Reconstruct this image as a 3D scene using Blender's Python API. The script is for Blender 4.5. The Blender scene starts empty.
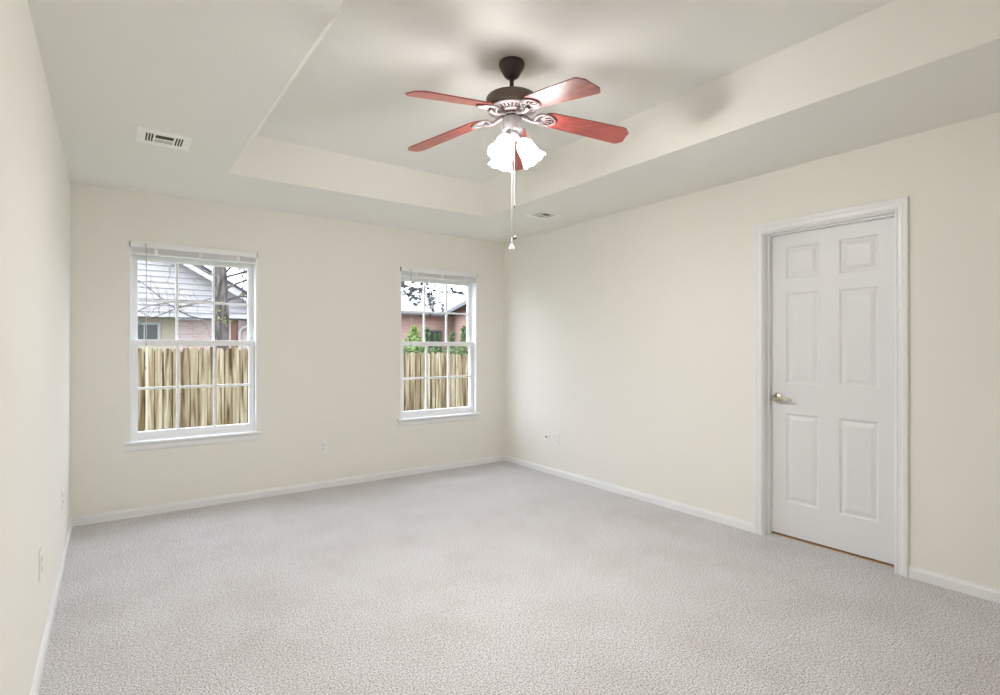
import bpy, bmesh, math, random
from mathutils import Vector, Matrix

random.seed(7)
S = bpy.context.scene
COL = S.collection
R = math.radians

# ---------------------------------------------------------------- camera, light, exposure
CAM_H = 1.27
YAW = R(35.614)
cam_data = bpy.data.cameras.new('camera')
cam = bpy.data.objects.new('camera', cam_data)
COL.objects.link(cam)
cam.location = (0, 0, CAM_H)
cam.rotation_euler = (R(90), 0, -YAW)
cam_data.sensor_fit = 'HORIZONTAL'
cam_data.sensor_width = 36
cam_data.lens = 538.26 / 1000 * 36
cam_data.shift_x = .0047
cam_data.shift_y = -.0003
cam_data.clip_start = .02
cam_data.clip_end = 300
S.camera = cam

S.view_settings.view_transform = 'Standard'
S.view_settings.look = 'None'
S.view_settings.gamma = 1
S.view_settings.exposure = 0
S.view_settings.use_curve_mapping = False
S.cycles.use_denoising = True
S.cycles.max_bounces = 14
S.cycles.diffuse_bounces = 10
S.cycles.transparent_max_bounces = 16
S.cycles.caustics_reflective = False
S.cycles.caustics_refractive = False

W = bpy.data.worlds.new('overcast_sky')
S.world = W
W.use_nodes = True
bg = W.node_tree.nodes['Background']
bg.inputs[0].default_value = (.82, .89, 1.05, 1)
bg.inputs[1].default_value = 7.4

LAMP_OUT, LAMP_IN = 25.0, 330.0     # frosted shades of the ceiling fan, outside and inside

# the room: left wall, right wall, back wall, front wall, soffit height, tray height
XL, XR, YB, YF = -.226, 3.595, 4.852, -.62
ZS, ZT = 2.44, 2.679
TL, TR, TB, TF, INS = .641, 2.741, 3.987, .249, .147
WT = .14                       # wall thickness

# ---------------------------------------------------------------- materials
def mat(name, color, rough=.6, metal=0, spec=.5):
    m = bpy.data.materials.new(name)
    m.use_nodes = True
    b = m.node_tree.nodes['Principled BSDF']
    b.inputs['Base Color'].default_value = (*color, 1)
    b.inputs['Roughness'].default_value = rough
    b.inputs['Metallic'].default_value = metal
    b.inputs['Specular IOR Level'].default_value = spec
    return m

def N(m, t, **kw):
    n = m.node_tree.nodes.new(t)
    for k, v in kw.items():
        if k in n.inputs: n.inputs[k].default_value = v
        else: setattr(n, k, v)
    return n

def L(m, a, b): m.node_tree.links.new(a, b)

def coords(m, scale=(1, 1, 1), loc=(0, 0, 0)):
    t = N(m, 'ShaderNodeTexCoord')
    p = N(m, 'ShaderNodeMapping')
    p.inputs['Scale'].default_value = scale
    p.inputs['Location'].default_value = loc
    L(m, t.outputs['Object'], p.inputs['Vector'])
    return p.outputs['Vector']

def bump(m, height, strength, distance):
    b = N(m, 'ShaderNodeBump', Strength=strength, Distance=distance)
    L(m, height, b.inputs['Height'])
    L(m, b.outputs['Normal'], m.node_tree.nodes['Principled BSDF'].inputs['Normal'])

def ramp(m, fac, stops):
    r = N(m, 'ShaderNodeValToRGB')
    e = r.color_ramp.elements
    while len(e) < len(stops): e.new(.5)
    for k, (p, c) in enumerate(stops):
        e[k].position = p
        e[k].color = (*c, 1)
    L(m, fac, r.inputs['Fac'])
    return r.outputs['Color']

def setcol(m, out): L(m, out, m.node_tree.nodes['Principled BSDF'].inputs['Base Color'])

def plaster(name, color, scale=55, strength=.12):
    m = mat(name, color, .75, spec=.25)
    v = coords(m)
    n = N(m, 'ShaderNodeTexNoise', Scale=scale, Detail=3.0, Roughness=.55)
    L(m, v, n.inputs['Vector'])
    bump(m, n.outputs['Fac'], strength, .004)
    return m

M = {}
M['wall'] = plaster('cream_wall_paint', (.832, .813, .757))
M['ceiling'] = plaster('warm_white_ceiling_paint', (.83, .82, .785), 38, .22)
M['white'] = mat('white_gloss_trim_paint', (.82, .825, .83), .35)
M['door_white'] = mat('white_door_paint', (.77, .775, .78), .4)
M['vinyl'] = mat('white_window_vinyl', (.86, .87, .88), .4)
M['blind'] = mat('white_blind_slats', (.84, .85, .86), .45)
M['blind_cap'] = mat('grey_blind_end_cap', (.2, .19, .17), .5)
M['wand'] = mat('clear_grey_wand', (.5, .52, .54), .25)
M['plate'] = mat('white_plastic_plate', (.84, .83, .8), .4)
M['slot'] = mat('dark_slot', (.06, .055, .045), .6)
M['vent'] = mat('white_vent_enamel', (.93, .925, .91), .4)
M['duct'] = mat('dark_duct_shade', (.06, .05, .022), .8)  # shade inside the duct, put into the colour
M['nickel'] = mat('brushed_nickel', (.62, .56, .46), .28, 1)
M['threshold'] = mat('oak_threshold', (.52, .3, .13), .5)
M['bronze'] = mat('oil_rubbed_bronze', (.06, .042, .04), .42, .3)
M['bronze_brown'] = mat('brown_bronze_housing', (.15, .11, .085), .45, .25)
M['housing_lit'] = mat('lamplit_bronze_housing', (.42, .40, .41), .4, .3)  # the fan's bronze made paler, lamplight from the shades painted in
M['bronze_lit'] = mat('lamplit_bronze_hardware', (.29, .24, .24), .42, .35)  # lit copy of the bronze: lamp glow is in the base colour
M['chain'] = mat('pale_bead_chain', (.5, .49, .47), .4, .3)
M['crystal'] = mat('clear_crystal_pull', (.9, .9, .92), .08)
M['blocker_wall'] = mat('blocker_grey', (.5, .48, .44), .8)  # for the added light-blocking box beyond the door

# carpet: short looped pile, pale warm grey
m = M['carpet'] = mat('pale_grey_carpet', (.6, .58, .55), .95, spec=.1)
v = coords(m)
n1 = N(m, 'ShaderNodeTexNoise', Scale=140.0, Detail=4.0, Roughness=.75); L(m, v, n1.inputs['Vector'])
n2 = N(m, 'ShaderNodeTexNoise', Scale=2.6, Detail=4.0, Roughness=.6); L(m, v, n2.inputs['Vector'])
n3 = N(m, 'ShaderNodeTexVoronoi', Scale=120.0); L(m, v, n3.inputs['Vector'])
c1 = ramp(m, n1.outputs['Fac'], [(.37, (.20, .19, .185)), (.5, (.63, .618, .625)), (.63, (.92, .91, .92))])
c2 = ramp(m, n2.outputs['Fac'], [(.34, (.91, .895, .88)), (.5, (.97, .96, .95)), (.64, (1, 1, 1))])
mx = N(m, 'ShaderNodeMix', data_type='RGBA', blend_type='MULTIPLY')
mx.inputs[0].default_value = 1
L(m, c1, mx.inputs[6]); L(m, c2, mx.inputs[7])
setcol(m, mx.outputs[2])
ad = N(m, 'ShaderNodeMath', operation='ADD'); L(m, n1.outputs['Fac'], ad.inputs[0]); L(m, n3.outputs['Distance'], ad.inputs[1])
bump(m, ad.outputs[0], .45, .007)

# mahogany fan blades
m = M['blade'] = mat('red_mahogany_veneer', (.3, .06, .05), .42, spec=.7)
m.node_tree.nodes['Principled BSDF'].inputs['Coat Weight'].default_value = .6
m.node_tree.nodes['Principled BSDF'].inputs['Coat Roughness'].default_value = .38
v = coords(m, (5, 26, 26))
n1 = N(m, 'ShaderNodeTexNoise', Scale=1.0, Detail=5.0, Distortion=1.6); L(m, v, n1.inputs['Vector'])
setcol(m, ramp(m, n1.outputs['Fac'], [(.3, (.17, .022, .016)), (.55, (.33, .052, .038)), (.75, (.43, .09, .065))]))

# lamp glass
for k, st in (('lamp_glass', LAMP_OUT), ('lamp_glass_inside', LAMP_IN)):
    m = M[k] = mat('lit_frosted_' + k, (.9, .9, .88), .3)
    b = m.node_tree.nodes['Principled BSDF']
    b.inputs['Emission Color'].default_value = (1, .99, .97, 1)
    b.inputs['Emission Strength'].default_value = st

# window glass: clear pane with a faint sheen
m = M['glass'] = bpy.data.materials.new('clear_window_glass'); m.use_nodes = True
nt = m.node_tree; nt.nodes.clear()
o = nt.nodes.new('ShaderNodeOutputMaterial'); tr = nt.nodes.new('ShaderNodeBsdfTransparent')
gl = nt.nodes.new('ShaderNodeBsdfGlossy'); gl.inputs['Roughness'].default_value = .02
tr.inputs[0].default_value = (.98, .985, .985, 1)
mxs = nt.nodes.new('ShaderNodeMixShader'); mxs.inputs[0].default_value = .012
nt.links.new(tr.outputs[0], mxs.inputs[1]); nt.links.new(gl.outputs[0], mxs.inputs[2]); nt.links.new(mxs.outputs[0], o.inputs[0])

# fence pickets: weathered pine with grain and knots
m = M['picket'] = mat('weathered_pine_pickets', (.5, .44, .33), .85, spec=.15)
v = coords(m, (16, 16, .9))
n1 = N(m, 'ShaderNodeTexNoise', Scale=1.0, Detail=5.0, Distortion=.8); L(m, v, n1.inputs['Vector'])
ca = ramp(m, n1.outputs['Fac'], [(.32, (.035, .023, .009)), (.45, (.16, .12, .068)), (.66, (.32, .28, .205))])
n2 = N(m, 'ShaderNodeNewGeometry')
cb = ramp(m, n2.outputs['Random Per Island'], [(.0, (.55, .47, .36)), (.4, (.85, .82, .74)), (1, (1.15, 1.14, 1.12))])
v3 = coords(m, (9, 9, 3.2))
vo = N(m, 'ShaderNodeTexVoronoi', Scale=1.0); L(m, v3, vo.inputs['Vector'])
cc = ramp(m, vo.outputs['Distance'], [(.05, (.22, .16, .1)), (.11, (1, 1, 1))])
mx = N(m, 'ShaderNodeMix', data_type='RGBA', blend_type='MULTIPLY'); mx.inputs[0].default_value = 1
L(m, ca, mx.inputs[6]); L(m, cb, mx.inputs[7])
mx2 = N(m, 'ShaderNodeMix', data_type='RGBA', blend_type='MULTIPLY'); mx2.inputs[0].default_value = 1
L(m, mx.outputs[2], mx2.inputs[6]); L(m, cc, mx2.inputs[7])
setcol(m, mx2.outputs[2])

def brick(name, a, b_, mortar):
    m = mat(name, a, .85, spec=.15)
    v = coords(m)
    sx = N(m, 'ShaderNodeSeparateXYZ'); L(m, v, sx.inputs[0])
    add = N(m, 'ShaderNodeMath', operation='ADD'); L(m, sx.outputs[0], add.inputs[0]); L(m, sx.outputs[1], add.inputs[1])
    cx = N(m, 'ShaderNodeCombineXYZ'); L(m, add.outputs[0], cx.inputs[0]); L(m, sx.outputs[2], cx.inputs[1])
    t = N(m, 'ShaderNodeTexBrick')
    t.inputs['Color1'].default_value = (*a, 1); t.inputs['Color2'].default_value = (*b_, 1); t.inputs['Mortar'].default_value = (*mortar, 1)
    t.inputs['Scale'].default_value = 1.0; t.inputs['Brick Width'].default_value = .22; t.inputs['Row Height'].default_value = .075
    t.inputs['Mortar Size'].default_value = .008
    L(m, cx.outputs[0], t.inputs['Vector'])
    setcol(m, t.outputs['Color'])
    return m
M['brick_pale'] = brick('pale_pink_brick', (.37, .25, .22), (.43, .33, .30), (.42, .39, .37))
M['brick_pink'] = brick('pink_brick', (.36, .2, .155), (.42, .26, .21), (.4, .34, .3))
M['siding'] = mat('white_lap_siding', (.28, .265, .25), .7)
M['siding_beige'] = mat('beige_lap_siding', (.33, .29, .21), .7)
M['fascia'] = mat('white_fascia_board', (.34, .33, .32), .6)
M['shingle'] = mat('charcoal_shingles', (0.033, 0.033, 0.039), .9)
M['shingle_pale'] = mat('pale_grey_shingles', (.28, .28, .285), .9)
M['shingle_grey'] = mat('lavender_grey_shingles', (.2, .195, .215), .9)
M['house_glass'] = mat('dark_house_window_glass', (.05, .05, .045), .15)
M['door_brown'] = mat('brown_house_door', (.2, .09, .05), .6)
M['gutter'] = mat('dark_gutter', (.1, .1, .11), .6)
m = M['bark'] = mat('grey_bark', (.25, .22, .19), .9, spec=.1)
v = coords(m, (14, 14, 3))
n1 = N(m, 'ShaderNodeTexNoise', Scale=1.0, Detail=6.0, Roughness=.7); L(m, v, n1.inputs['Vector'])
setcol(m, ramp(m, n1.outputs['Fac'], [(.38, (.025, .021, .018)), (.6, (.13, .11, .097))]))
bump(m, n1.outputs['Fac'], .8, .03)
M['leaf_dark'] = mat('dark_green_leaf', (.01, .017, .009), .6)
M['leaf_spring'] = mat('yellow_green_leaf', (.2, .22, .05), .6)
M['leaf_bush'] = mat('bright_green_foliage', (.16, .25, .05), .6)
M['leaf_conifer'] = mat('conifer_green_foliage', (.05, .13, .03), .7)
M['leaf_hedge'] = mat('deep_green_foliage', (.055, .09, .018), .7)
m = M['grass'] = mat('lawn', (.07, .1, .03), .9)

# ---------------------------------------------------------------- mesh helpers
def link(name, bm, material, parent=None, smooth=False, loc=None, rot=None):
    me = bpy.data.meshes.new(name)
    bmesh.ops.recalc_face_normals(bm, faces=bm.faces)
    bm.to_mesh(me); bm.free()
    for mt in (material if isinstance(material, (list, tuple)) else [material]): me.materials.append(mt)
    o = bpy.data.objects.new(name, me)
    COL.objects.link(o)
    if parent: o.parent = parent
    if loc: o.location = loc
    if rot: o.rotation_euler = rot
    if smooth:
        for p in me.polygons: p.use_smooth = True
        try: me.set_sharp_from_angle(angle=R(38))
        except Exception: pass
    return o

def empty(name, loc, rz=0):
    o = bpy.data.objects.new(name, None)
    o.empty_display_size = .1
    COL.objects.link(o)
    o.location = loc
    o.rotation_euler = (0, 0, rz)
    return o

def tag(o, label, cat, group=None):
    o['label'] = label; o['category'] = cat
    if group: o['group'] = group
    return o

def struct(o):
    o['kind'] = 'structure'
    return o

def box(bm, x0, x1, y0, y1, z0, z1, bev=0, mi=0):
    g = bmesh.ops.create_cube(bm, size=1, matrix=Matrix.Translation(((x0+x1)/2, (y0+y1)/2, (z0+z1)/2)) @ Matrix.Diagonal((abs(x1-x0), abs(y1-y0), abs(z1-z0), 1)))
    vs = g['verts']
    fs = {f for v in vs for f in v.link_faces}
    for f in fs: f.material_index = mi
    if bev:
        es = list({e for v in vs for e in v.link_edges})
        r = bmesh.ops.bevel(bm, geom=es, offset=bev, segments=2, affect='EDGES', profile=.5)
        for f in r['faces']: f.material_index = mi

def face(bm, pts, mi=0):
    f = bm.faces.new([bm.verts.new(p) for p in pts])
    f.material_index = mi
    return f

def prism(bm, pts, off, mi=0):
    """closed solid: polygon pts swept by the vector off"""
    a = [bm.verts.new(p) for p in pts]
    b = [bm.verts.new(Vector(p) + Vector(off)) for p in pts]
    n = len(a)
    fs = [bm.faces.new(a), bm.faces.new(b[::-1])]
    for k in range(n): fs.append(bm.faces.new((a[k], a[(k+1) % n], b[(k+1) % n], b[k])))
    for f in fs: f.material_index = mi

def lathe(bm, prof, segs=32, mtx=None, scallop=None, cap=True):
    """prof: (radius, z) list; scallop(i, phi) -> (radius factor, z offset)"""
    mtx = mtx or Matrix()
    rings = []
    for i, (r, z) in enumerate(prof):
        if r < 1e-6:
            rings.append([bm.verts.new(mtx @ Vector((0, 0, z)))])
        else:
            ring = []
            for k in range(segs):
                a = 2*math.pi*k/segs
                fr, dz = scallop(i, a) if scallop else (1, 0)
                ring.append(bm.verts.new(mtx @ Vector((r*fr*math.cos(a), r*fr*math.sin(a), z+dz))))
            rings.append(ring)
    for A, B in zip(rings, rings[1:]):
        for k in range(segs):
            k2 = (k+1) % segs
            if len(A) == 1 and len(B) > 1: bm.faces.new((A[0], B[k], B[k2]))
            elif len(B) == 1 and len(A) > 1: bm.faces.new((A[k], A[k2], B[0]))
            elif len(A) > 1: bm.faces.new((A[k], A[k2], B[k2], B[k]))
    if cap:
        for r in (rings[0], rings[-1]):
            if len(r) > 1: bm.faces.new(r)

def tube(bm, pts, radii, segs=10):
    pts = [Vector(p) for p in pts]
    if not isinstance(radii, (list, tuple)): radii = [radii]*len(pts)
    rings = []
    ref = None
    for i, p in enumerate(pts):
        t = (pts[min(i+1, len(pts)-1)] - pts[max(i-1, 0)]).normalized()
        if ref is None:
            ref = Vector((0, 0, 1)) if abs(t.z) < .9 else Vector((1, 0, 0))
        u = (ref - t*ref.dot(t)).normalized()
        ref = u
        w = t.cross(u)
        rings.append([bm.verts.new(p + (u*math.cos(2*math.pi*k/segs) + w*math.sin(2*math.pi*k/segs))*radii[i]) for k in range(segs)])
    for A, B in zip(rings, rings[1:]):
        for k in range(segs): bm.faces.new((A[k], A[(k+1) % segs], B[(k+1) % segs], B[k]))
    bm.faces.new(rings[0]); bm.faces.new(rings[-1])

# ---------------------------------------------------------------- the room shell
bm = bmesh.new()
box(bm, XL - WT, XR + .08, YF - WT, YB + WT, -.2, 0)
struct(link('floor', bm, M['carpet']))

bm = bmesh.new()      # flat soffit ring, sloped sides of the tray, raised centre; a solid slab above
X0, X1, Y0, Y1 = XL - WT, XR + WT, YF - WT, YB + WT
o_ = [(X0, Y0), (X1, Y0), (X1, Y1), (X0, Y1)]
i_ = [(TL, TF), (TR, TF), (TR, TB), (TL, TB)]
t_ = [(TL+INS, TF+INS), (TR-INS, TF+INS), (TR-INS, TB-INS), (TL+INS, TB-INS)]
vo_ = [bm.verts.new((*p, ZS)) for p in o_]
vi_ = [bm.verts.new((*p, ZS)) for p in i_]
vt_ = [bm.verts.new((*p, ZT)) for p in t_]
vu_ = [bm.verts.new((*p, ZT+.15)) for p in o_]
for k in range(4):
    j = (k+1) % 4
    bm.faces.new((vo_[k], vo_[j], vi_[j], vi_[k]))
    f = bm.faces.new((vi_[k], vi_[j], vt_[j], vt_[k])); f.material_index = 1
    bm.faces.new((vo_[k], vu_[k], vu_[j], vo_[j]))
bm.faces.new(vt_); bm.faces.new(vu_)
struct(link('ceiling', bm, [M['ceiling'], M['wall']]))

def wall_with_holes(name, axis, p0, p1, a0, a1, holes, z0=-.2, z1=ZS):
    """a wall slab between p0 and p1 on one axis, running a0..a1 on the other, with openings (a, b, za, zb)"""
    bm = bmesh.new()
    xs = sorted({a0, a1, *[h[0] for h in holes], *[h[1] for h in holes]})
    zs = sorted({z0, z1, *[h[2] for h in holes], *[h[3] for h in holes]})
    nx, nz = len(xs)-1, len(zs)-1
    solid = lambda i, j: 0 <= i < nx and 0 <= j < nz and not any(h[0] <= (xs[i]+xs[i+1])/2 <= h[1] and h[2] <= (zs[j]+zs[j+1])/2 <= h[3] for h in holes)
    cache = {}
    def V(p, a, z):
        k = (p, a, z)
        if k not in cache: cache[k] = bm.verts.new((a, p, z) if axis == 'y' else (p, a, z))
        return cache[k]
    for i in range(nx):
        for j in range(nz):
            if not solid(i, j): continue
            A, B, C, D = xs[i], xs[i+1], zs[j], zs[j+1]
            for p in (p0, p1): bm.faces.new((V(p, A, C), V(p, B, C), V(p, B, D), V(p, A, D)))
            if not solid(i-1, j): bm.faces.new((V(p0, A, C), V(p1, A, C), V(p1, A, D), V(p0, A, D)))
            if not solid(i+1, j): bm.faces.new((V(p0, B, C), V(p1, B, C), V(p1, B, D), V(p0, B, D)))
            if not solid(i, j-1): bm.faces.new((V(p0, A, C), V(p0, B, C), V(p1, B, C), V(p1, A, C)))
            if not solid(i, j+1): bm.faces.new((V(p0, A, D), V(p0, B, D), V(p1, B, D), V(p1, A, D)))
    return struct(link(name, bm, M['wall']))

WIN = [(.117, 1.012), (2.322, 3.232)]
WZ0, WZ1 = .556, 2.064
DY0, DY1, DZ = 1.146, 1.911, 2.045       # door opening
wall_with_holes('wall_back', 'y', YB, YB+WT, XL-WT, XR+WT, [(a, b, WZ0, WZ1) for a, b in WIN])
wall_with_holes('wall_right', 'x', XR, XR+WT, YF-WT, YB, [(DY0, DY1, -.02, DZ)])
wall_with_holes('wall_left', 'x', XL-WT, XL, YF-WT, YB, [])
wall_with_holes('wall_front', 'y', YF-WT, YF, XL, XR, [])

# closed box added beyond the door, keeps outside light out of the gap under it
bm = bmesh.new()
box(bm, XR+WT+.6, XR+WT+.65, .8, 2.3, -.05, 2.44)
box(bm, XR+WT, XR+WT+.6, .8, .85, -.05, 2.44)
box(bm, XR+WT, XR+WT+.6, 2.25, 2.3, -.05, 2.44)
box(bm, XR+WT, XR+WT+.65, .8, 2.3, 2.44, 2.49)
struct(link('wall_light_blocker', bm, M['blocker_wall']))
bm = bmesh.new()
box(bm, XR+.08, XR+WT+.62, .85, 2.25, -.06, .004)
struct(link('floor_past_door', bm, M['threshold']))

# baseboards: flat board with an eased, stepped top
def baseboard(name, p, q, nrm):
    """from p to q on the floor, the wall behind, nrm points into the room"""
    bm = bmesh.new()
    p, q, nrm = Vector((*p, 0)), Vector((*q, 0)), Vector((*nrm, 0))
    prof = [(0, 0), (.014, 0), (.014, .046), (.011, .052), (.007, .056), (.006, .063), (0, .064)]
    prism(bm, [p + nrm*a + Vector((0, 0, b)) for a, b in prof], q - p)
    return struct(link(name, bm, M['white']))
baseboard('baseboard_back', (XL, YB), (XR, YB), (0, -1))
baseboard('baseboard_left', (XL, YF), (XL, YB-.014), (1, 0))
baseboard('baseboard_right', (XR, DY1+.06), (XR, YB-.014), (-1, 0))
baseboard('baseboard_right', (XR, YF), (XR, DY0-.06), (-1, 0))

# ---------------------------------------------------------------- windows (double hung, six over six)
def sash(parent, x0, x1, z0, z1, yc, bot, top, stile):
    """one sash: stiles, rails and the 3 x 2 grid of muntins; the pane is its child"""
    bm = bmesh.new()
    d = .017
    box(bm, x0, x0+stile, yc-d, yc+d, z0, z1, .003)
    box(bm, x1-stile, x1, yc-d, yc+d, z0, z1, .003)
    box(bm, x0+stile-.002, x1-stile+.002, yc-d, yc+d, z0, z0+bot, .003)
    box(bm, x0+stile-.002, x1-stile+.002, yc-d, yc+d, z1-top, z1, .003)
    gx0, gx1, gz0, gz1 = x0+stile, x1-stile, z0+bot, z1-top
    w = .0095
    for k in (1, 2):
        x = gx0 + (gx1-gx0)*k/3
        box(bm, x-w, x+w, yc-.010, yc+.010, gz0-.003, gz1+.003, .002)
    z = (gz0+gz1)/2
    box(bm, gx0-.003, gx1+.003, yc-.0095, yc+.0095, z-w, z+w, .002)
    s = link('sash', bm, M['vinyl'], parent)
    bm = bmesh.new()
    box(bm, gx0-.004, gx1+.004, yc-.002, yc+.002, gz0-.004, gz1+.004)
    link('pane', bm, M['glass'], s)
    return s

for n, (x0, x1) in enumerate(WIN, 1):
    bm = bmesh.new()          # jamb lining flush with the wall face, and the outer frame with its tracks
    jt = .014
    for a, b in ((x0, x0+jt), (x1-jt, x1)): box(bm, a, b, YB-.002, YB+WT+.01, WZ0, WZ1, .002)
    box(bm, x0+jt, x1-jt, YB-.002, YB+WT+.01, WZ1-jt, WZ1, .002)
    box(bm, x0+jt, x1-jt, YB+.03, YB+WT+.02, WZ0, WZ0+.018, .002)
    for a, b in ((x0+jt, x0+jt+.012), (x1-jt-.012, x1-jt)): box(bm, a, b, YB+.082, YB+.088, WZ0, WZ1)
    w = struct(link('window_%d' % n, bm, M['vinyl']))
    sash(w, x0+jt+.001, x1-jt-.001, WZ0+.016, 1.327, YB+.062, .055, .046, .042)
    up = sash(w, x0+jt+.001, x1-jt-.001, 1.283, WZ1-jt-.001, YB+.107, .042, .112, .042)
    bm = bmesh.new()          # stool with horns, rounded nose
    prof = [(YB+.05, WZ0-.012), (YB+.05, WZ0+.008), (YB-.03, WZ0+.008), (YB-.036, WZ0+.004), (YB-.037, WZ0-.004), (YB-.032, WZ0-.012)]
    prism(bm, [(x0+.001, y, z) for y, z in prof], (x1-x0-.002, 0, 0))
    prof2 = [(YB-.0005, WZ0-.012), (YB-.0005, WZ0+.008), (YB-.03, WZ0+.008), (YB-.036, WZ0+.004), (YB-.037, WZ0-.004), (YB-.032, WZ0-.012)]
    for a, b in ((x0-.03, x0+.001), (x1-.001, x1+.022)): prism(bm, [(a, y, z) for y, z in prof2], (b-a, 0, 0))
    link('window_sill', bm, M['white'], w)
    bm = bmesh.new()
    prof = [(YB, WZ0-.066), (YB-.010, WZ0-.062), (YB-.012, WZ0-.05), (YB-.012, WZ0-.022), (YB-.02, WZ0-.013), (YB, WZ0-.012)]
    prism(bm, [(x0-.02, y, z) for y, z in prof], (x1-x0+.034, 0, 0))
    link('apron', bm, M['white'], w)

# raised mini blinds
for (x0, x1), lab in zip(WIN, ('white raised mini blind across the top of the left window, wand at its left end',
                               'white raised mini blind across the top of the right window near the corner')):
    e = tag(empty('mini_blind', ((x0+x1)/2, YB, 1.966)), lab, 'blind', 'mini blinds in the two windows')
    h = (x1-x0)/2 - .002
    e.location.y = YB + .006
    bm = bmesh.new()          # headrail with its rounded valance
    box(bm, -h+.008, h-.008, -.018, .03, .058, .095, .004)
    box(bm, -h+.006, h-.006, -.024, -.018, .052, .097, .002)
    link('headrail', bm, M['blind'], e)
    for s in (-1, 1):
        bm = bmesh.new()
        box(bm, s*h-.004*(1+s), s*h+.004*(1-s), -.02, .03, .055, .097, .0015)
        link('end_cap', bm, M['blind_cap'], e)
    bm = bmesh.new()          # the stacked slats
    for k in range(13):
        z = .018 + k*.0031
        box(bm, -h+.012, h-.012, -.012 + .001*(k % 2), .014 + .001*(k % 2), z, z+.0022)
    link('slat_stack', bm, M['blind'], e)
    bm = bmesh.new()
    box(bm, -h+.01, h-.01, -.015, .017, 0, .016, .003)
    link('bottom_rail', bm, M['blind'], e)
    for fx in (-.62, 0.05, .66):
        bm = bmesh.new()
        box(bm, fx*h-.013, fx*h+.013, -.016, -.0135, .012, .052, .001)
        link('ladder_tape', bm, M['blind'], e)
    bm = bmesh.new()          # tilt wand on a little hook
    wx = -h+.105
    tube(bm, [(wx, -.018, .082), (wx, -.032, .085), (wx, -.034, .07)], .0028, 8)
    tube(bm, [(wx, -.034, .072), (wx, -.034, -.3), (wx, -.034, -.66)], .0026, 6)
    lathe(bm, [(0, 0), (.005, .004), (.005, .03), (0, .034)], 8, Matrix.Translation((wx, -.034, -.69)))
    link('tilt_wand', bm, M['wand'], e)

# ---------------------------------------------------------------- door, casing, handle
SX = XR + .085                # face of the door leaf
bm = bmesh.new()
D0, D1, B0, B1 = DY0+.013, DY1-.013, .014, DZ-.014
ys = [D0, 1.262, 1.473, 1.590, 1.795, D1]
zs = [B0, .236, .828, 1.030, 1.630, 1.728, 1.938, B1]
rect = []
for i in range(5):
    for j in range(7):
        a, b, c, d = ys[i], ys[i+1], zs[j], zs[j+1]
        if i in (1, 3) and j in (1, 3, 5):
            w = [(0, 0), (.010, .009), (.018, .009), (.042, .002)]
            rings = [[bm.verts.new((SX+dp, y, z)) for y, z in ((a+o, c+o), (b-o, c+o), (b-o, d-o), (a+o, d-o))] for o, dp in w]
            for A, B in zip(rings, rings[1:]):
                for k in range(4): bm.faces.new((A[k], A[(k+1) % 4], B[(k+1) % 4], B[k]))
            bm.faces.new(rings[-1])
        else:
            face(bm, [(SX, a, c), (SX, b, c), (SX, b, d), (SX, a, d)])
XD = SX + .035
face(bm, [(XD, D0, B0), (XD, D1, B0), (XD, D1, B1), (XD, D0, B1)])
for a, b in (((D0, B0), (D1, B0)), ((D1, B0), (D1, B1)), ((D1, B1), (D0, B1)), ((D0, B1), (D0, B0))):
    face(bm, [(SX, *a), (SX, *b), (XD, *b), (XD, *a)])
bmesh.ops.remove_doubles(bm, verts=bm.verts, dist=.0002)
door = struct(link('door_1', bm, M['door_white']))
# lever handle
hy, hz = 1.848, .926
bm = bmesh.new()
lathe(bm, [(0, 0), (.033, 0), (.034, .003), (.031, .009), (.018, .012), (.012, .016), (.011, .034), (0, .034)], 28, Matrix.Translation((SX, hy, hz)) @ Matrix.Rotation(R(-90), 4, 'Y'))
hd = link('door_handle', bm, M['nickel'], door, smooth=True)
hd['label'] = 'satin nickel lever handle with round rose'
bm = bmesh.new()
tube(bm, [(SX-.030, hy+.012, hz), (SX-.040, hy+.004, hz), (SX-.044, hy-.02, hz+.001), (SX-.044, hy-.06, hz+.002), (SX-.042, hy-.092, hz-.002), (SX-.036, hy-.108, hz-.006)],
     [.011, .0125, .010, .0085, .008, .006], 12)
link('lever', bm, M['nickel'], hd, smooth=True)

bm = bmesh.new()              # jambs, stops and the moulded casing
for a, b in ((DY0, DY0+.011), (DY1-.011, DY1)): box(bm, XR+.001, XR+WT, a, b, 0, DZ)
box(bm, XR+.001, XR+WT, DY0+.011, DY1-.011, DZ-.011, DZ)
for a, b in ((DY0+.011, DY0+.021), (DY1-.021, DY1-.011)): box(bm, XR+.045, XR+.082, a, b, 0, DZ-.011)
box(bm, XR+.045, XR+.082, DY0+.021, DY1-.021, DZ-.021, DZ-.011)
CO = .062
prof = [(0, 0), (0, .012), (.010, .0155), (.014, .012), (.030, .013), (.040, .018), (.058, .018), (CO, .014), (CO, 0)]   # (outwards, proud of the wall)
path = lambda o: [(DY1+o-.004, 0), (DY1+o-.004, DZ+o-.004), (DY0-o+.004, DZ+o-.004), (DY0-o+.004, 0)]
rows = [[bm.verts.new((XR-t, y, z)) for y, z in path(o)] for o, t in prof]
for A, B in zip(rows, rows[1:]):
    for k in range(3): bm.faces.new((A[k], A[k+1], B[k+1], B[k]))
for k in range(3): bm.faces.new((rows[0][k], rows[0][k+1], rows[-1][k+1], rows[-1][k]))
bm.faces.new([r[0] for r in rows]); bm.faces.new([r[3] for r in rows])
struct(link('trim_1', bm, M['white']))

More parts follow.
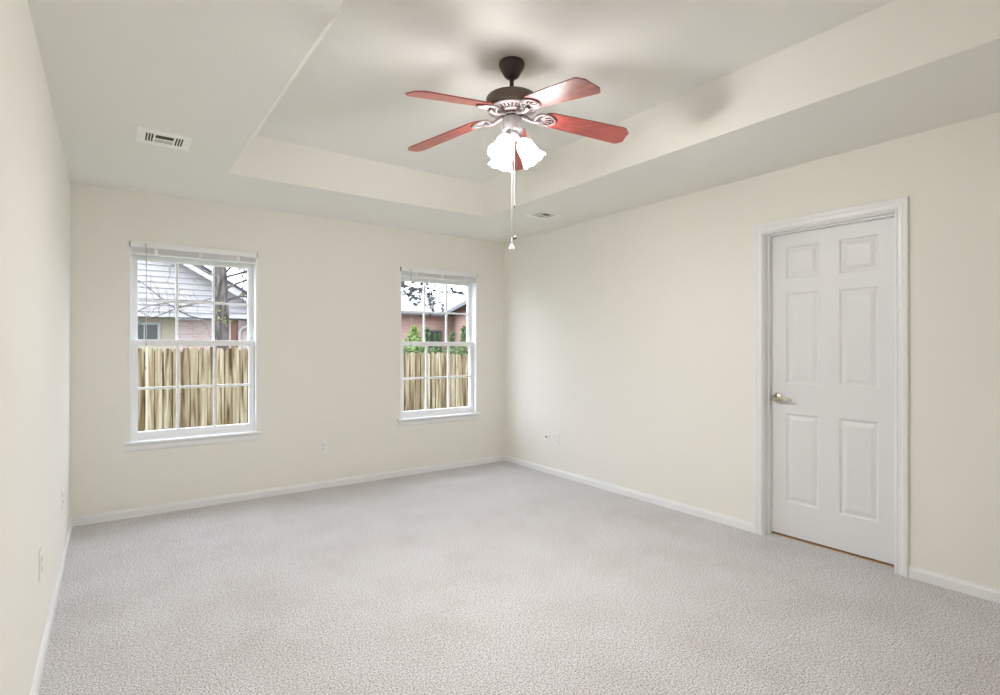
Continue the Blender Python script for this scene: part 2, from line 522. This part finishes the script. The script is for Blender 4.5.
# ---------------------------------------------------------------- wall plates
def wall_plate(name, loc, rz, label, kind):
    """local frame: x along the wall, -y into the room"""
    e = tag(empty(name, loc, rz), label, 'outlet')
    bm = bmesh.new()
    box(bm, -.0365, .0365, -.006, 0, -.0585, .0585, .0028)
    link('cover_plate', bm, M['plate'], e)
    if kind == 'duplex':
        for s in (-1, 1):
            bm = bmesh.new()
            lathe(bm, [(0, 0), (.0165, 0), (.0165, .0025), (0, .0025)], 20, Matrix.Translation((0, -.005, s*.0195)) @ Matrix.Rotation(R(90), 4, 'X') @ Matrix.Diagonal((1, .86, 1, 1)))
            r = link('receptacle', bm, M['plate'], e)
            bm = bmesh.new()
            for q in (-1, 1): box(bm, q*.0062-.0014, q*.0062+.0014, -.0081, -.0074, s*.0195-.001, s*.0195+.008)
            lathe(bm, [(0, 0), (.0026, 0), (.0026, .0007), (0, .0007)], 10, Matrix.Translation((0, -.0074, s*.0195-.007)) @ Matrix.Rotation(R(90), 4, 'X'))
            link('slot', bm, M['slot'], r)
        bm = bmesh.new()
        lathe(bm, [(0, 0), (.003, 0), (.003, .001), (0, .0015)], 10, Matrix.Translation((0, -.006, 0)) @ Matrix.Rotation(R(90), 4, 'X'))
        link('screw', bm, M['chain'], e)
    elif kind == 'cable':
        bm = bmesh.new()
        lathe(bm, [(0, 0), (.0085, 0), (.0085, .003), (.006, .003), (.006, .012), (0, .012)], 6, Matrix.Translation((0, -.005, 0)) @ Matrix.Rotation(R(90), 4, 'X'))
        link('cable_socket', bm, M['slot'], e)
        for s in (-1, 1):
            bm = bmesh.new()
            lathe(bm, [(0, 0), (.003, 0), (.003, .001), (0, .0015)], 10, Matrix.Translation((0, -.006, s*.042)) @ Matrix.Rotation(R(90), 4, 'X'))
            link('screw', bm, M['chain'], e)
    return e
wall_plate('wall_outlet', (1.564, YB, .370), 0, 'white outlet plate low on the window wall between the two windows', 'duplex')
wall_plate('cable_plate', (XR, 4.121, .364), R(-90), 'white cable jack plate with dark centre, nearer the far corner on door wall', 'cable')
wall_plate('wall_outlet', (XR, 3.986, .368), R(-90), 'white outlet plate right beside the cable jack on the door wall', 'duplex')
wall_plate('wall_outlet', (XL, 4.017, .388), R(90), 'outlet plate on left wall seen edge on, nearest the window wall', 'duplex')
wall_plate('wall_outlet', (XL, 2.782, .410), R(90), 'outlet plate on left wall seen edge on, closest to the left photo edge', 'duplex')

# ---------------------------------------------------------------- ceiling registers
def register(loc, rz, label):
    """three way register hung under the soffit; local x along its length, -y towards the wide open slot"""
    e = tag(empty('ceiling_vent', loc, rz), label, 'vent', 'ceiling vents in the soffit')
    W2, D2 = .127, .113
    slots = [(q*(.0575 + .0135*k) - .0042, q*(.0575 + .0135*k) + .0042, -.074, .062) for q in (-1, 1) for k in range(3)]
    slots += [(-.043, .043, -.066, -.010), (-.043, .043, .004, .064)]
    xs = sorted({-W2, W2, *[v for t in slots for v in t[:2]]})
    ys = sorted({-D2, D2, *[v for t in slots for v in t[2:]]})
    bm = bmesh.new()              # pressed face plate with its openings, cut as one sheet with thickness
    for a, b in zip(xs, xs[1:]):
        for c, d in zip(ys, ys[1:]):
            if not any(t[0] <= (a+b)/2 <= t[1] and t[2] <= (c+d)/2 <= t[3] for t in slots):
                box(bm, a, b, c, d, -.0062, -.0045)
    for q in (-1, 1):             # turned up rim
        box(bm, q*W2-.0012, q*W2+.0012, -D2, D2, -.006, 0)
        box(bm, -W2, W2, q*D2-.0012, q*D2+.0012, -.006, 0)
    link('frame', bm, M['vent'], e)
    bm = bmesh.new()
    box(bm, -.115, .115, -.1, .1, -.003, -.0005)  # flat dark sheet standing in for the shade behind the slots
    link('duct_shade_sheet', bm, M['duct'], e)
    def blade(p, q, lean):
        bm = bmesh.new()
        p, q, lean = Vector(p), Vector(q), Vector(lean)
        t = (q-p).cross(lean).normalized()*.0006
        prism(bm, [p-t, p+t, p+lean+t, p+lean-t], q-p)
        link('louver', bm, M['vent'], e)
    for k in range(4):
        y = .006 + k*.0145
        blade((-.042, y, -.0068), (.042, y, -.0068), (0, .0148, .0032))
    for s in (-1, 1):
        bm = bmesh.new()
        lathe(bm, [(0, -.0078), (.003, -.0074), (.004, -.0066), (.004, -.006)], 10, Matrix.Translation((s*.108, 0, 0)))
        link('screw', bm, M['chain'], e)
    return e
register((.249, 3.547, ZS), 0, 'white slotted ceiling vent in the left soffit close to the left wall')
register((3.12, 3.625, ZS), 0, 'white slotted ceiling vent in the right soffit beyond the hanging pull chain')

# ---------------------------------------------------------------- ceiling fan
# its local x runs along the picture, its local y away from the viewer; z counts from the raised ceiling
fan = tag(empty('ceiling_fan', (1.617, 2.118, ZT), -YAW), 'bronze ceiling fan with five red wood blades and three lit glass shades', 'ceiling fan')
Z = lambda z: z - ZT
bm = bmesh.new()
lathe(bm, [(0, 0), (.057, 0), (.062, -.003), (.0635, -.010), (.062, -.022), (.055, -.038), (.047, -.048), (.043, -.058), (.036, -.070), (.025, -.080), (.0, -.083)], 40)
link('canopy', bm, M['bronze'], fan, smooth=True)
bm = bmesh.new()
lathe(bm, [(0, -.078), (.0105, -.078), (.0105, -.165), (.02, -.168), (.024, -.178), (0, -.178)], 24)
link('downrod', bm, M['bronze'], fan, smooth=True)
bm = bmesh.new()
zt, zb = Z(2.507), Z(2.448)
lathe(bm, [(0, zt), (.09, zt), (.112, zt-.001), (.122, zt-.005), (.127, zt-.012), (.127, zb+.012), (.124, zb+.002), (.116, zb), (0, zb)], 56)
mh = link('motor_housing', bm, M['bronze_brown'], fan, smooth=True)
bm = bmesh.new()              # slotted cooling ring under the motor: two hoops and radial bars
nb = 30
lathe(bm, [(.116, zb+.001), (.121, zb-.004), (.118, zb-.010), (.103, zb-.013), (.103, zb+.001)], 56, cap=False)
lathe(bm, [(.072, zb+.001), (.072, zb-.020), (.058, zb-.026), (.044, zb-.026), (.044, zb+.001)], 40, cap=False)
for k in range(nb):
    rot = Matrix.Rotation(2*math.pi*k/nb, 4, 'Z')
    pr = [Vector((.071, -.0052, zb-.017)), Vector((.071, .0052, zb-.017)), Vector((.105, .0066, zb-.010)), Vector((.105, -.0066, zb-.010))]
    prism(bm, [rot @ p for p in pr], (0, 0, .008))
link('vent_ring', bm, M['bronze_lit'], fan)
bm = bmesh.new()
lathe(bm, [(0, Z(2.428)), (.05, Z(2.428)), (.055, Z(2.424)), (.055, Z(2.412)), (.05, Z(2.408)), (0, Z(2.408))], 32)
link('flywheel', bm, M['bronze'], fan, smooth=True)

def plan(bm, pts, th, fn):
    """solid plate from an outline, fn maps (x, y, z) to its place"""
    a = [bm.verts.new(fn(x, y, th/2)) for x, y in pts]
    b = [bm.verts.new(fn(x, y, -th/2)) for x, y in pts]
    n = len(a)
    fs = [bm.faces.new(a), bm.faces.new(b[::-1])]
    for k in range(n): bm.faces.new((a[k], a[(k+1) % n], b[(k+1) % n], b[k]))

PITCH = R(12)
blades = [(12.2, 2.360), (82.5, 2.352), (152.3, 2.346), (224.4, 2.330), (300.2, 2.317)]
for az, ztip in blades:
    R0, R1, zr = .168, .605, 2.416
    def at_blade(x, y, z, ztip=ztip):
        t = (x - R0)/(R1 - R0)
        zz = zr + (ztip - zr)*t
        return Vector((x, y*math.cos(PITCH) + z*math.sin(PITCH), Z(zz) - y*math.sin(PITCH) + z*math.cos(PITCH)))
    rot = (0, 0, R(az))
    bm = bmesh.new()
    half = [(.160, .020), (.166, .034), (.180, .046), (.205, .054), (.30, .0585), (.44, .0635), (.570, .0675), (.584, .063), (.607, .038)]
    out = [(x, y) for x, y in half] + [(x, -y) for x, y in reversed(half)]
    plan(bm, out, .006, at_blade)
    bmesh.ops.triangulate(bm, faces=[f for f in bm.faces if len(f.verts) > 4])
    link('blade', bm, M['blade'], fan, rot=rot)
    bm = bmesh.new()          # blade iron: curved neck and openwork shell medallion under the root
    tube(bm, [(.050, 0, Z(2.416)), (.075, 0, Z(2.408)), (.10, 0, Z(2.397)), (.125, 0, Z(2.394)), (.15, 0, Z(2.400))], [.012, .011, .010, .010, .011], 10)
    for s in (-1, 1):
        tube(bm, [(.112, s*.004, Z(2.396)), at_blade(.128, s*.024, -.010), at_blade(.150, s*.037, -.009), at_blade(.180, s*.040, -.008), at_blade(.205, s*.030, -.008), at_blade(.222, s*.012, -.008), at_blade(.226, 0, -.008)],
             [.006, .0065, .0065, .006, .0055, .005, .005], 8)
    for a in (-50, -25, 0, 25, 50):
        tube(bm, [at_blade(.142, 0, -.008), at_blade(.142 + .045*math.cos(R(a)), .045*math.sin(R(a))*.8, -.0085), at_blade(.142 + .072*math.cos(R(a)), .050*math.sin(R(a)), -.008)], [.006, .0045, .003], 6)
    for x, y in ((.165, .024), (.165, -.024), (.205, 0)):
        c = at_blade(x, y, -.008)
        lathe(bm, [(0, -.005), (.005, -.004), (.006, 0), (.006, .006), (0, .006)], 10, Matrix.Translation(c))
    link('blade_iron', bm, M['bronze_lit'], fan, smooth=True, rot=rot)

bm = bmesh.new()              # switch housing
lathe(bm, [(0, Z(2.412)), (.030, Z(2.412)), (.032, Z(2.404)), (.046, Z(2.402)), (.0475, Z(2.397)), (.0475, Z(2.345)), (.044, Z(2.338)), (.030, Z(2.334)), (0, Z(2.334))], 36)
link('switch_housing', bm, M['housing_lit'], fan, smooth=True)
bm = bmesh.new()              # light kit fitter with a small finial
lathe(bm, [(0, Z(2.336)), (.028, Z(2.336)), (.036, Z(2.326)), (.038, Z(2.312)), (.03, Z(2.296)), (.014, Z(2.286)), (.009, Z(2.276)), (.012, Z(2.268)), (0, Z(2.260))], 32)
link('light_fitter', bm, M['housing_lit'], fan, smooth=True)
TILT = R(33)
for az in (0, 120, 240):
    A = R(az)
    dirv = Vector((math.sin(TILT)*math.cos(A), math.sin(TILT)*math.sin(A), -math.cos(TILT)))
    neck = Vector((.046*math.cos(A), .046*math.sin(A), Z(2.293)))
    bm = bmesh.new()
    tube(bm, [(.02*math.cos(A), .02*math.sin(A), Z(2.318)), (.036*math.cos(A), .036*math.sin(A), Z(2.312)), neck - dirv*.004, neck + dirv*.016], [.012, .014, .019, .021], 16)
    link('lamp_socket', bm, M['bronze_lit'], fan, smooth=True)
    q = Vector((0, 0, 1)).rotation_difference(dirv).to_matrix().to_4x4()
    mt = Matrix.Translation(neck) @ q
    bm = bmesh.new()          # bell shaped frosted shade with a scalloped rim, double walled
    prof = [(.020, .0), (.026, .006), (.036, .018), (.042, .036), (.044, .056), (.046, .076), (.051, .096), (.058, .112), (.063, .119),
            (.060, .1185), (.055, .110), (.048, .095), (.043, .076), (.041, .056), (.039, .036), (.033, .019), (.022, .008)]
    def sc(i, a):
        k = max(0, 1 - abs(i - 8.5)/5)
        return 1 + .018*k*math.cos(8*a), .0025*k*math.cos(8*a)
    lathe(bm, prof, 64, mt, sc, cap=False)
    for k, f in enumerate(list(bm.faces)): f.material_index = 1 if k >= 64*9 else 0
    link('lamp_shade', bm, [M['lamp_glass'], M['lamp_glass_inside']], fan, smooth=True)

for x, y, z0, z1, end in ((-.001, -.047, 2.352, 1.800, 'crystal'), (.0115, -.046, 2.352, 1.962, 'bead')):
    bm = bmesh.new()
    tube(bm, [(x*.7, y*.93, Z(z0)), (x, y-.005, Z(z0)-.004), (x, y-.006, Z(z0)-.02), (x, y-.006, Z((z0+z1)/2)), (x, y-.006, Z(z1))], .0014, 8)
    ch = link('pull_chain', bm, M['chain'], fan)
    bm = bmesh.new()
    if end == 'crystal':
        c = Matrix.Translation((x, y-.006, 0))
        lathe(bm, [(0, Z(1.800)), (.004, Z(1.797)), (.005, Z(1.780)), (.003, Z(1.776)), (.006, Z(1.768)), (.012, Z(1.757)), (.0145, Z(1.747)), (.011, Z(1.736)), (.004, Z(1.730)), (0, Z(1.729))], 10, c)
        link('crystal_knob', bm, M['crystal'], ch)
        bm = bmesh.new()      # little dark coupling on the chain
        tube(bm, [(x-.008, y-.006, Z(1.788)), (x+.004, y-.006, Z(1.795)), (x+.012, y-.006, Z(1.801)), (x+.020, y-.006, Z(1.803))], [.0025, .0045, .0075, .008], 10)
        link('chain_coupling', bm, M['bronze'], ch)
    else:
        lathe(bm, [(0, Z(z1+.003)), (.0035, Z(z1)), (.004, Z(z1-.008)), (.0025, Z(z1-.016)), (0, Z(z1-.018))], 10, Matrix.Translation((x, y-.006, 0)))
        link('chain_bead', bm, M['bronze_lit'], ch)

# ---------------------------------------------------------------- outdoors
GZ = -.56
bm = bmesh.new()
box(bm, -40, 60, YB+WT+.1, 70, GZ-.2, GZ)
struct(link('ground', bm, M['grass']))

# board fence: bays of pickets with dog-eared tops, rails and posts behind
fence = tag(empty('board_fence', (0, 11.3, GZ)), 'weathered wooden board fence running behind both windows', 'fence')
top_at = lambda x: 1.265 if x < 2.6 else 1.265 - .034*(x - 2.6)
x = -3.2
bays = 0
while x < 12.5:
    bm = bmesh.new()
    for k in range(17):           # face boards with dog eared tops, and narrower boards behind closing the gaps
        w = .140 + random.uniform(-.008, .006)
        zt = top_at(x) + random.uniform(-.02, .012) - GZ
        yo = random.uniform(-.008, .008)
        gap = random.uniform(.012, .026)
        x0, x1 = x, x + w - gap
        lean = random.uniform(-.008, .008)
        pts = [(x0, yo, .02), (x1, yo, .02), (x1+lean, yo, zt-.035), (x1-.032+lean, yo, zt), (x0+.032+lean, yo, zt), (x0+lean, yo, zt-.035)]
        prism(bm, pts, (0, .018, 0))
        prism(bm, [(x1-.02, .03, .02), (x1+gap+.02, .03, .02), (x1+gap+.02, .03, zt-.06), (x1-.02, .03, zt-.06)], (0, .016, 0))
        x += w
    link('picket_panel', bm, M['picket'], fence)
    xe = x
    bm = bmesh.new()
    box(bm, xe-17*.138+.02, xe-.02, .048, .086, .25, .34); box(bm, xe-17*.138+.02, xe-.02, .048, .086, 1.35, 1.44)
    link('rail', bm, M['picket'], fence)
    bm = bmesh.new()
    box(bm, xe-.045, xe+.045, .087, .177, 0, top_at(xe)-GZ-.12)
    link('fence_post', bm, M['picket'], fence)

# white sided house with a gable, seen through the left window
house = tag(empty('gabled_house', (0, 18, GZ)), 'white lap sided gabled house beyond the fence, seen through the left window', 'house')
G = lambda z: z - GZ
roofz = lambda x: 3.728 - .575*(x - 1.857) if x > -1.5 else 5.658 + .575*(x + 1.5)
bm = bmesh.new()              # lap boards, each one a tapered course, cut by the roof line
z = 2.16
while z < 5.6:
    zt = z + .16
    xr = min(4.15, 1.857 + (3.728 - zt)/.575 + .02)
    xl = max(-7.2, -3.0 - xr)
    if xr > xl + .1:
        prism(bm, [(xl, -.04, G(z)), (xl, .02, G(z)), (xl, .02, G(zt)), (xl, -.004, G(zt))], (xr-xl, 0, 0))
    z = zt
link('siding_wall', bm, M['siding'], house)
bm = bmesh.new()
prism(bm, [(-7.1, .03, G(2.1)), (4.1, .03, G(2.1)), (4.1, .03, G(2.42)), (-1.5, .03, G(5.63)), (-7.1, .03, G(2.42))], (0, .1, 0))
link('gable_sheathing', bm, M['siding'], house)
for s, (xa, xb) in enumerate(((-1.5, 4.7), (-1.5, -7.7))):
    bm = bmesh.new()          # barge board
    za, zb_ = roofz(xa), roofz(xb)
    prism(bm, [(xa, -.36, G(za+.02)), (xb, -.36, G(zb_+.02)), (xb, -.36, G(zb_-.2)), (xa, -.36, G(za-.2))], (0, .04, 0))
    prism(bm, [(xa, -.32, G(za-.13)), (xb, -.32, G(zb_-.13)), (xb, -.32, G(zb_-.17)), (xa, -.32, G(za-.17))], (0, .33, 0))
    link('barge_board', bm, M['fascia'], house)
    bm = bmesh.new()
    prism(bm, [(xa, -.42, G(za+.025)), (xb, -.42, G(zb_+.025)), (xb, -.42, G(zb_+.11)), (xa, -.42, G(za+.11))], (0, 8, 0))
    link('roof', bm, M['shingle'], house)
bm = bmesh.new()              # lower beige wall in lap boards
z = GZ + .3
while z < 2.1:
    prism(bm, [(-7.1, -.022, G(z)), (-7.1, .02, G(z)), (-7.1, .02, G(z+.16)), (-7.1, -.004, G(z+.16))], (8.66, 0, 0))
    z += .16
box(bm, -7.1, 1.56, .02, .12, 0, G(2.12))
link('lower_siding', bm, M['siding_beige'], house)
bm = bmesh.new()
box(bm, 1.56, 2.99, -.05, .12, 0, G(2.09)); box(bm, 3.19, 5.2, -.05, .12, 0, G(2.09)); box(bm, 2.99, 3.19, .06, .12, 0, G(2.09))
link('brick_wall', bm, M['brick_pale'], house)
bm = bmesh.new()
box(bm, 3.0, 3.18, .01, .06, .1, G(2.07), .004)
link('house_door', bm, M['door_brown'], house)
bm = bmesh.new()              # porch eave: fascia, soffit and a thin roof skirt
box(bm, -7.3, 2.62, -.75, -.71, G(2.10), G(2.235)); box(bm, -7.3, 2.62, -.71, 0, G(2.13), G(2.16))
box(bm, 2.62, 5.3, -.4, -.36, G(2.13), G(2.235)); box(bm, 2.62, 5.3, -.36, 0, G(2.15), G(2.18))
link('eave_board', bm, M['fascia'], house)
bm = bmesh.new()
prism(bm, [(-7.3, -.78, G(2.235)), (-7.3, -.78, G(2.26)), (-7.3, -.03, G(2.36)), (-7.3, -.03, G(2.33))], (9.92, 0, 0))
link('eave_roof', bm, M['siding'], house)
bm = bmesh.new()
for a, b, c, d in ((.0, 1.17, 1.90, 1.97), (.0, 1.17, 1.42, 1.49), (1.10, 1.17, 1.49, 1.90), (0, .07, 1.49, 1.90), (.44, .47, 1.49, 1.90), (.77, .80, 1.49, 1.90)):
    box(bm, a, b, -.06, 0, G(c), G(d), .004)
hw = link('house_window', bm, M['fascia'], house)
bm = bmesh.new()
box(bm, .05, 1.13, -.035, -.02, G(1.45), G(1.93))
link('house_pane', bm, M['house_glass'], hw)
bm = bmesh.new()
tube(bm, [(3.75, -.42, G(2.16)), (3.68, -.42, G(2.06)), (3.5, -.3, G(1.94)), (3.3, -.16, G(1.86)), (3.22, -.12, G(1.74)), (3.22, -.12, G(1.2)), (3.22, -.12, G(-.4))], .05, 12)
link('downspout', bm, M['fascia'], house, smooth=True)

# pink brick house with two roof planes, seen through the right window
bh = tag(empty('brick_house', (11.5, 20, GZ)), 'pink brick house with pale roof beyond the fence, seen through the right window', 'house')
P = lambda x, y, z: (x - 11.5, y - 20, z - GZ)
bm = bmesh.new()
prism(bm, [P(6.9, 20, GZ), P(13.5, 20, GZ), P(13.5, 20, 2.74), P(6.9, 20, 2.74)], (0, .2, 0))
e1, e2 = Vector((11.82, 19.42, 0)), Vector((8.99, 13.02, 0))
dv = (e2-e1).normalized(); nv = Vector((-dv.y, dv.x, 0))      # points away to the right
e0 = e1 - dv*1.2
prism(bm, [P(e0.x, e0.y, GZ), P(e2.x, e2.y, GZ), P(e2.x, e2.y, 2.95), P(e0.x, e0.y, 2.95)], nv*.2)
link('brick_wall', bm, M['brick_pink'], bh)
bm = bmesh.new()
prism(bm, [P(6.6, 19.6, 2.66), P(11.9, 19.6, 2.66), P(14, 25.5, 4.1), P(6.6, 25.5, 4.1)], (0, 0, .08))
link('roof', bm, M['shingle_pale'], bh)
bm = bmesh.new()
a, b = e1 - nv*.35, e2 - nv*.35 + dv*.4
a3 = a - dv*9
c, d = b + nv*5, a3 + nv*5
prism(bm, [P(a3.x, a3.y, 2.7), P(b.x, b.y, 2.7), P(c.x, c.y, 7.5), P(d.x, d.y, 7.5)], (0, 0, .08))
link('roof', bm, M['shingle_grey'], bh)
bm = bmesh.new()
prism(bm, [P(6.6, 19.52, 2.58), P(11.75, 19.52, 2.58), P(11.75, 19.52, 2.70), P(6.6, 19.52, 2.70)], (0, .08, 0))
a2, b2 = a - nv*.08, b - nv*.08
prism(bm, [P(a2.x, a2.y, 2.62), P(b2.x, b2.y, 2.62), P(b2.x, b2.y, 2.74), P(a2.x, a2.y, 2.74)], nv*.08)
link('gutter', bm, M['gutter'], bh)
bm = bmesh.new()
for x0, x1, z0, z1 in ((10.85, 11.5, 1.93, 1.99), (10.85, 11.5, .95, 1.01), (10.85, 10.91, 1.01, 1.93), (11.44, 11.5, 1.01, 1.93), (11.15, 11.19, 1.01, 1.93)):
    box(bm, x0-11.5, x1-11.5, -.04, 0, z0-GZ, z1-GZ)
hw = link('house_window', bm, M['gutter'], bh)
bm = bmesh.new()
box(bm, 10.88-11.5, 11.47-11.5, -.02, -.005, .98-GZ, 1.96-GZ)
link('house_pane', bm, M['house_glass'], hw)

def leaf(bm, p, size, flat=.6):
    """a small folded leaf at p in a random direction"""
    d = Vector((random.gauss(0, 1), random.gauss(0, 1), random.gauss(0, .7))).normalized()
    u = d.cross(Vector((random.gauss(0, 1), random.gauss(0, 1), random.gauss(0, 1)))).normalized()
    n = d.cross(u)*size*.12
    p = Vector(p)
    A, B, C, D = p, p + d*size*.5 + u*size*.28*flat - n, p + d*size, p + d*size*.5 - u*size*.28*flat - n
    va, vb, vc, vd = [bm.verts.new(q) for q in (A, B, C, D)]
    bm.faces.new((va, vb, vc)); bm.faces.new((va, vc, vd))

def wander(p, d, length, steps, jitter, droop=0):
    pts = [Vector(p)]
    d = Vector(d).normalized()
    for k in range(steps):
        d = (d + Vector((random.gauss(0, jitter), random.gauss(0, jitter), random.gauss(0, jitter) - droop))).normalized()
        pts.append(pts[-1] + d*length/steps)
    return pts

def taper(n, a, b): return [a + (b-a)*k/(n-1) for k in range(n)]

# bare spring tree in front of the gabled house
tree = tag(empty('tree', (2.27, 15, GZ)), 'thick grey trunked tree with budding twigs, in the left window', 'tree')
bm = bmesh.new()
tube(bm, [(0, 0, 0), (.01, 0, .5), (0, 0, 1.6), (.01, 0, 2.6), (-.01, 0, 3.4), (-.06, 0, 4.2), (-.12, .05, 5.4), (-.1, .1, 6.6)], [.3, .21, .18, .175, .17, .16, .12, .06], 16)
link('trunk', bm, M['bark'], tree, smooth=True)
bb, bl = bmesh.new(), bmesh.new()
starts = [((0, -.1, 2.5), (-1, -.35, .12), 2.2), ((0, -.1, 2.9), (-1, -.3, .35), 2.4), ((0, -.1, 3.1), (-1, -.5, .1), 1.9), ((0, -.1, 3.5), (-1, -.2, .35), 2.0),
          ((.1, -.1, 3.3), (1, -.3, .55), 2.0), ((.1, 0, 3.6), (1, .1, .35), 2.2), ((.1, 0, 4.0), (1, .2, .2), 2.3), ((.1, 0, 3.0), (1, -.1, .25), 1.7), ((0, .1, 4.4), (.8, .3, .3), 2.2), ((.1, 0, 4.6), (.9, -.2, -.05), 2.0), ((.1, 0, 3.7), (.7, -.2, .8), 1.6), ((.1, 0, 4.2), (1, 0, -.25), 1.7), ((.1, 0, 3.9), (.6, .2, .1), 1.4)]
for p, d, ln in starts:
    pts = wander(p, d, ln, 9, .16 if d[0] < 0 else .3, .02)
    tube(bb, pts, taper(10, .017 if d[0] < 0 else .032, .009), 6)
    for q in pts[2:]:
        for _ in range(5 if d[0] > 0 else 2):
            sub = wander(q, (d[0]*.5 + random.gauss(0, .6), random.gauss(0, .4), random.gauss(.15, .6)), random.uniform(.3, .7), 4, .25)
            tube(bb, sub, taper(5, .006 if d[0] < 0 else .013, .0025 if d[0] < 0 else .007), 5)
            for _ in range(2):
                if random.random() < .6: leaf(bl, sub[random.randint(2, 4)], random.uniform(.05, .11))
for k in range(26): leaf(bl, (random.uniform(-.17, .17), -.19, random.uniform(2.4, 2.75)), random.uniform(.06, .11))
link('branches', bb, M['bark'], tree)
link('leaves', bl, M['leaf_spring'], tree)

# dark leaved tree whose hanging boughs cross the right window; its trunk stands behind the wall between the windows
tree2 = tag(empty('tree', (3.7, 9.4, GZ)), 'dark leaved tree whose hanging boughs cross the top of the right window', 'tree')
bm = bmesh.new()
tube(bm, [(0, 0, 0), (.02, 0, 1.2), (0, .05, 2.4), (.05, .05, 3.6), (.1, .1, 4.8)], [.16, .12, .11, .09, .05], 14)
link('trunk', bm, M['bark'], tree2, smooth=True)
bb, bl = bmesh.new(), bmesh.new()
for p, d, ln in (((0, 0, 3.05), (1, -.1, .1), 1.5), ((0, 0, 3.2), (1, .12, .12), 1.9), ((0, 0, 3.3), (1, -.08, .0), 1.7), ((0, 0, 3.3), (1, .05, .05), 2.25)):
    pts = wander(p, d, ln, 9, .1, .03)
    tube(bb, pts, taper(10, .022, .006), 6)
    for q in pts[4:]:
        sub = wander(q, (random.gauss(.3, .5), random.gauss(0, .4), random.gauss(-.55, .4)), random.uniform(.2, .42), 5, .3, .08)
        tube(bb, sub, taper(6, .007, .003), 5)
        for s_ in sub[1:]:
            for _ in range(4): leaf(bl, s_ + Vector((random.gauss(0, .02), random.gauss(0, .02), random.gauss(0, .02))), random.uniform(.075, .125), 1)
link('branches', bb, M['bark'], tree2)
link('leaves', bl, M['leaf_dark'], tree2)

def bush(name, loc, rad, height, material, n, size, cone, label, cat, group=None):
    e = tag(empty(name, loc), label, cat, group)
    bm = bmesh.new()
    for k in range(n):
        t = random.random()
        a = random.uniform(0, 2*math.pi)
        rr = rad*((1-t)**.8 + .03 if cone else math.sin(math.pi*min(1, .18 + .8*t))) * random.uniform(.72, 1.02)
        leaf(bm, (rr*math.cos(a), rr*math.sin(a), height*(.05 + .95*t)), size*random.uniform(.7, 1.2), .9)
    segs = [(.0, height*.02)] + [(rad*.72*((1-t)**.8 if cone else math.sin(math.pi*min(1, .18+.8*t))), height*(.05+.92*t)) for t in (0, .2, .4, .6, .8, .95)] + [(0, height*.96)]
    lathe(bm, segs, 14)
    link('foliage', bm, material, e)
    bm = bmesh.new()
    tube(bm, [(0, 0, 0), (0, 0, height*.3)], rad*.09, 8)
    link('stem', bm, M['bark'], e)
    return e
gg = 'conical evergreens in front of the brick house'
bush('conifer', (9.18, 17, GZ), .22, 2.50, M['leaf_conifer'], 700, .12, True, 'conical evergreen left of dark window on pink brick house', 'shrub', gg)
bush('conifer', (9.72, 17.2, GZ), .22, 2.36, M['leaf_conifer'], 700, .12, True, 'conical evergreen right under the dark window of pink brick house', 'shrub', gg)
bush('conifer', (9.02, 15, GZ), .20, 2.32, M['leaf_conifer'], 700, .11, True, 'conical evergreen third from left in right window', 'shrub', gg)
bush('conifer', (8.8, 13.95, GZ), .20, 2.42, M['leaf_conifer'], 700, .11, True, 'conical evergreen at the right edge of right window', 'shrub', gg)
bush('leafy_shrub', (8.45, 16.6, GZ), .55, 2.5, M['leaf_bush'], 900, .15, False, 'bright green loose shrub at the left of the right window', 'shrub')
h = tag(empty('hedge', (7.1, 12.75, GZ)), 'low dark green hedge showing just above the fence in right window', 'hedge')
bm = bmesh.new()
for k in range(2000):
    leaf(bm, (random.uniform(-1.5, 1.5), random.uniform(-.3, .3), random.uniform(1.2, 1.78) + .05*math.sin(k)), random.uniform(.08, .15), .9)
box(bm, -1.5, 1.5, -.25, .25, .05, 1.66, .1)
link('foliage', bm, M['leaf_hedge'], h)
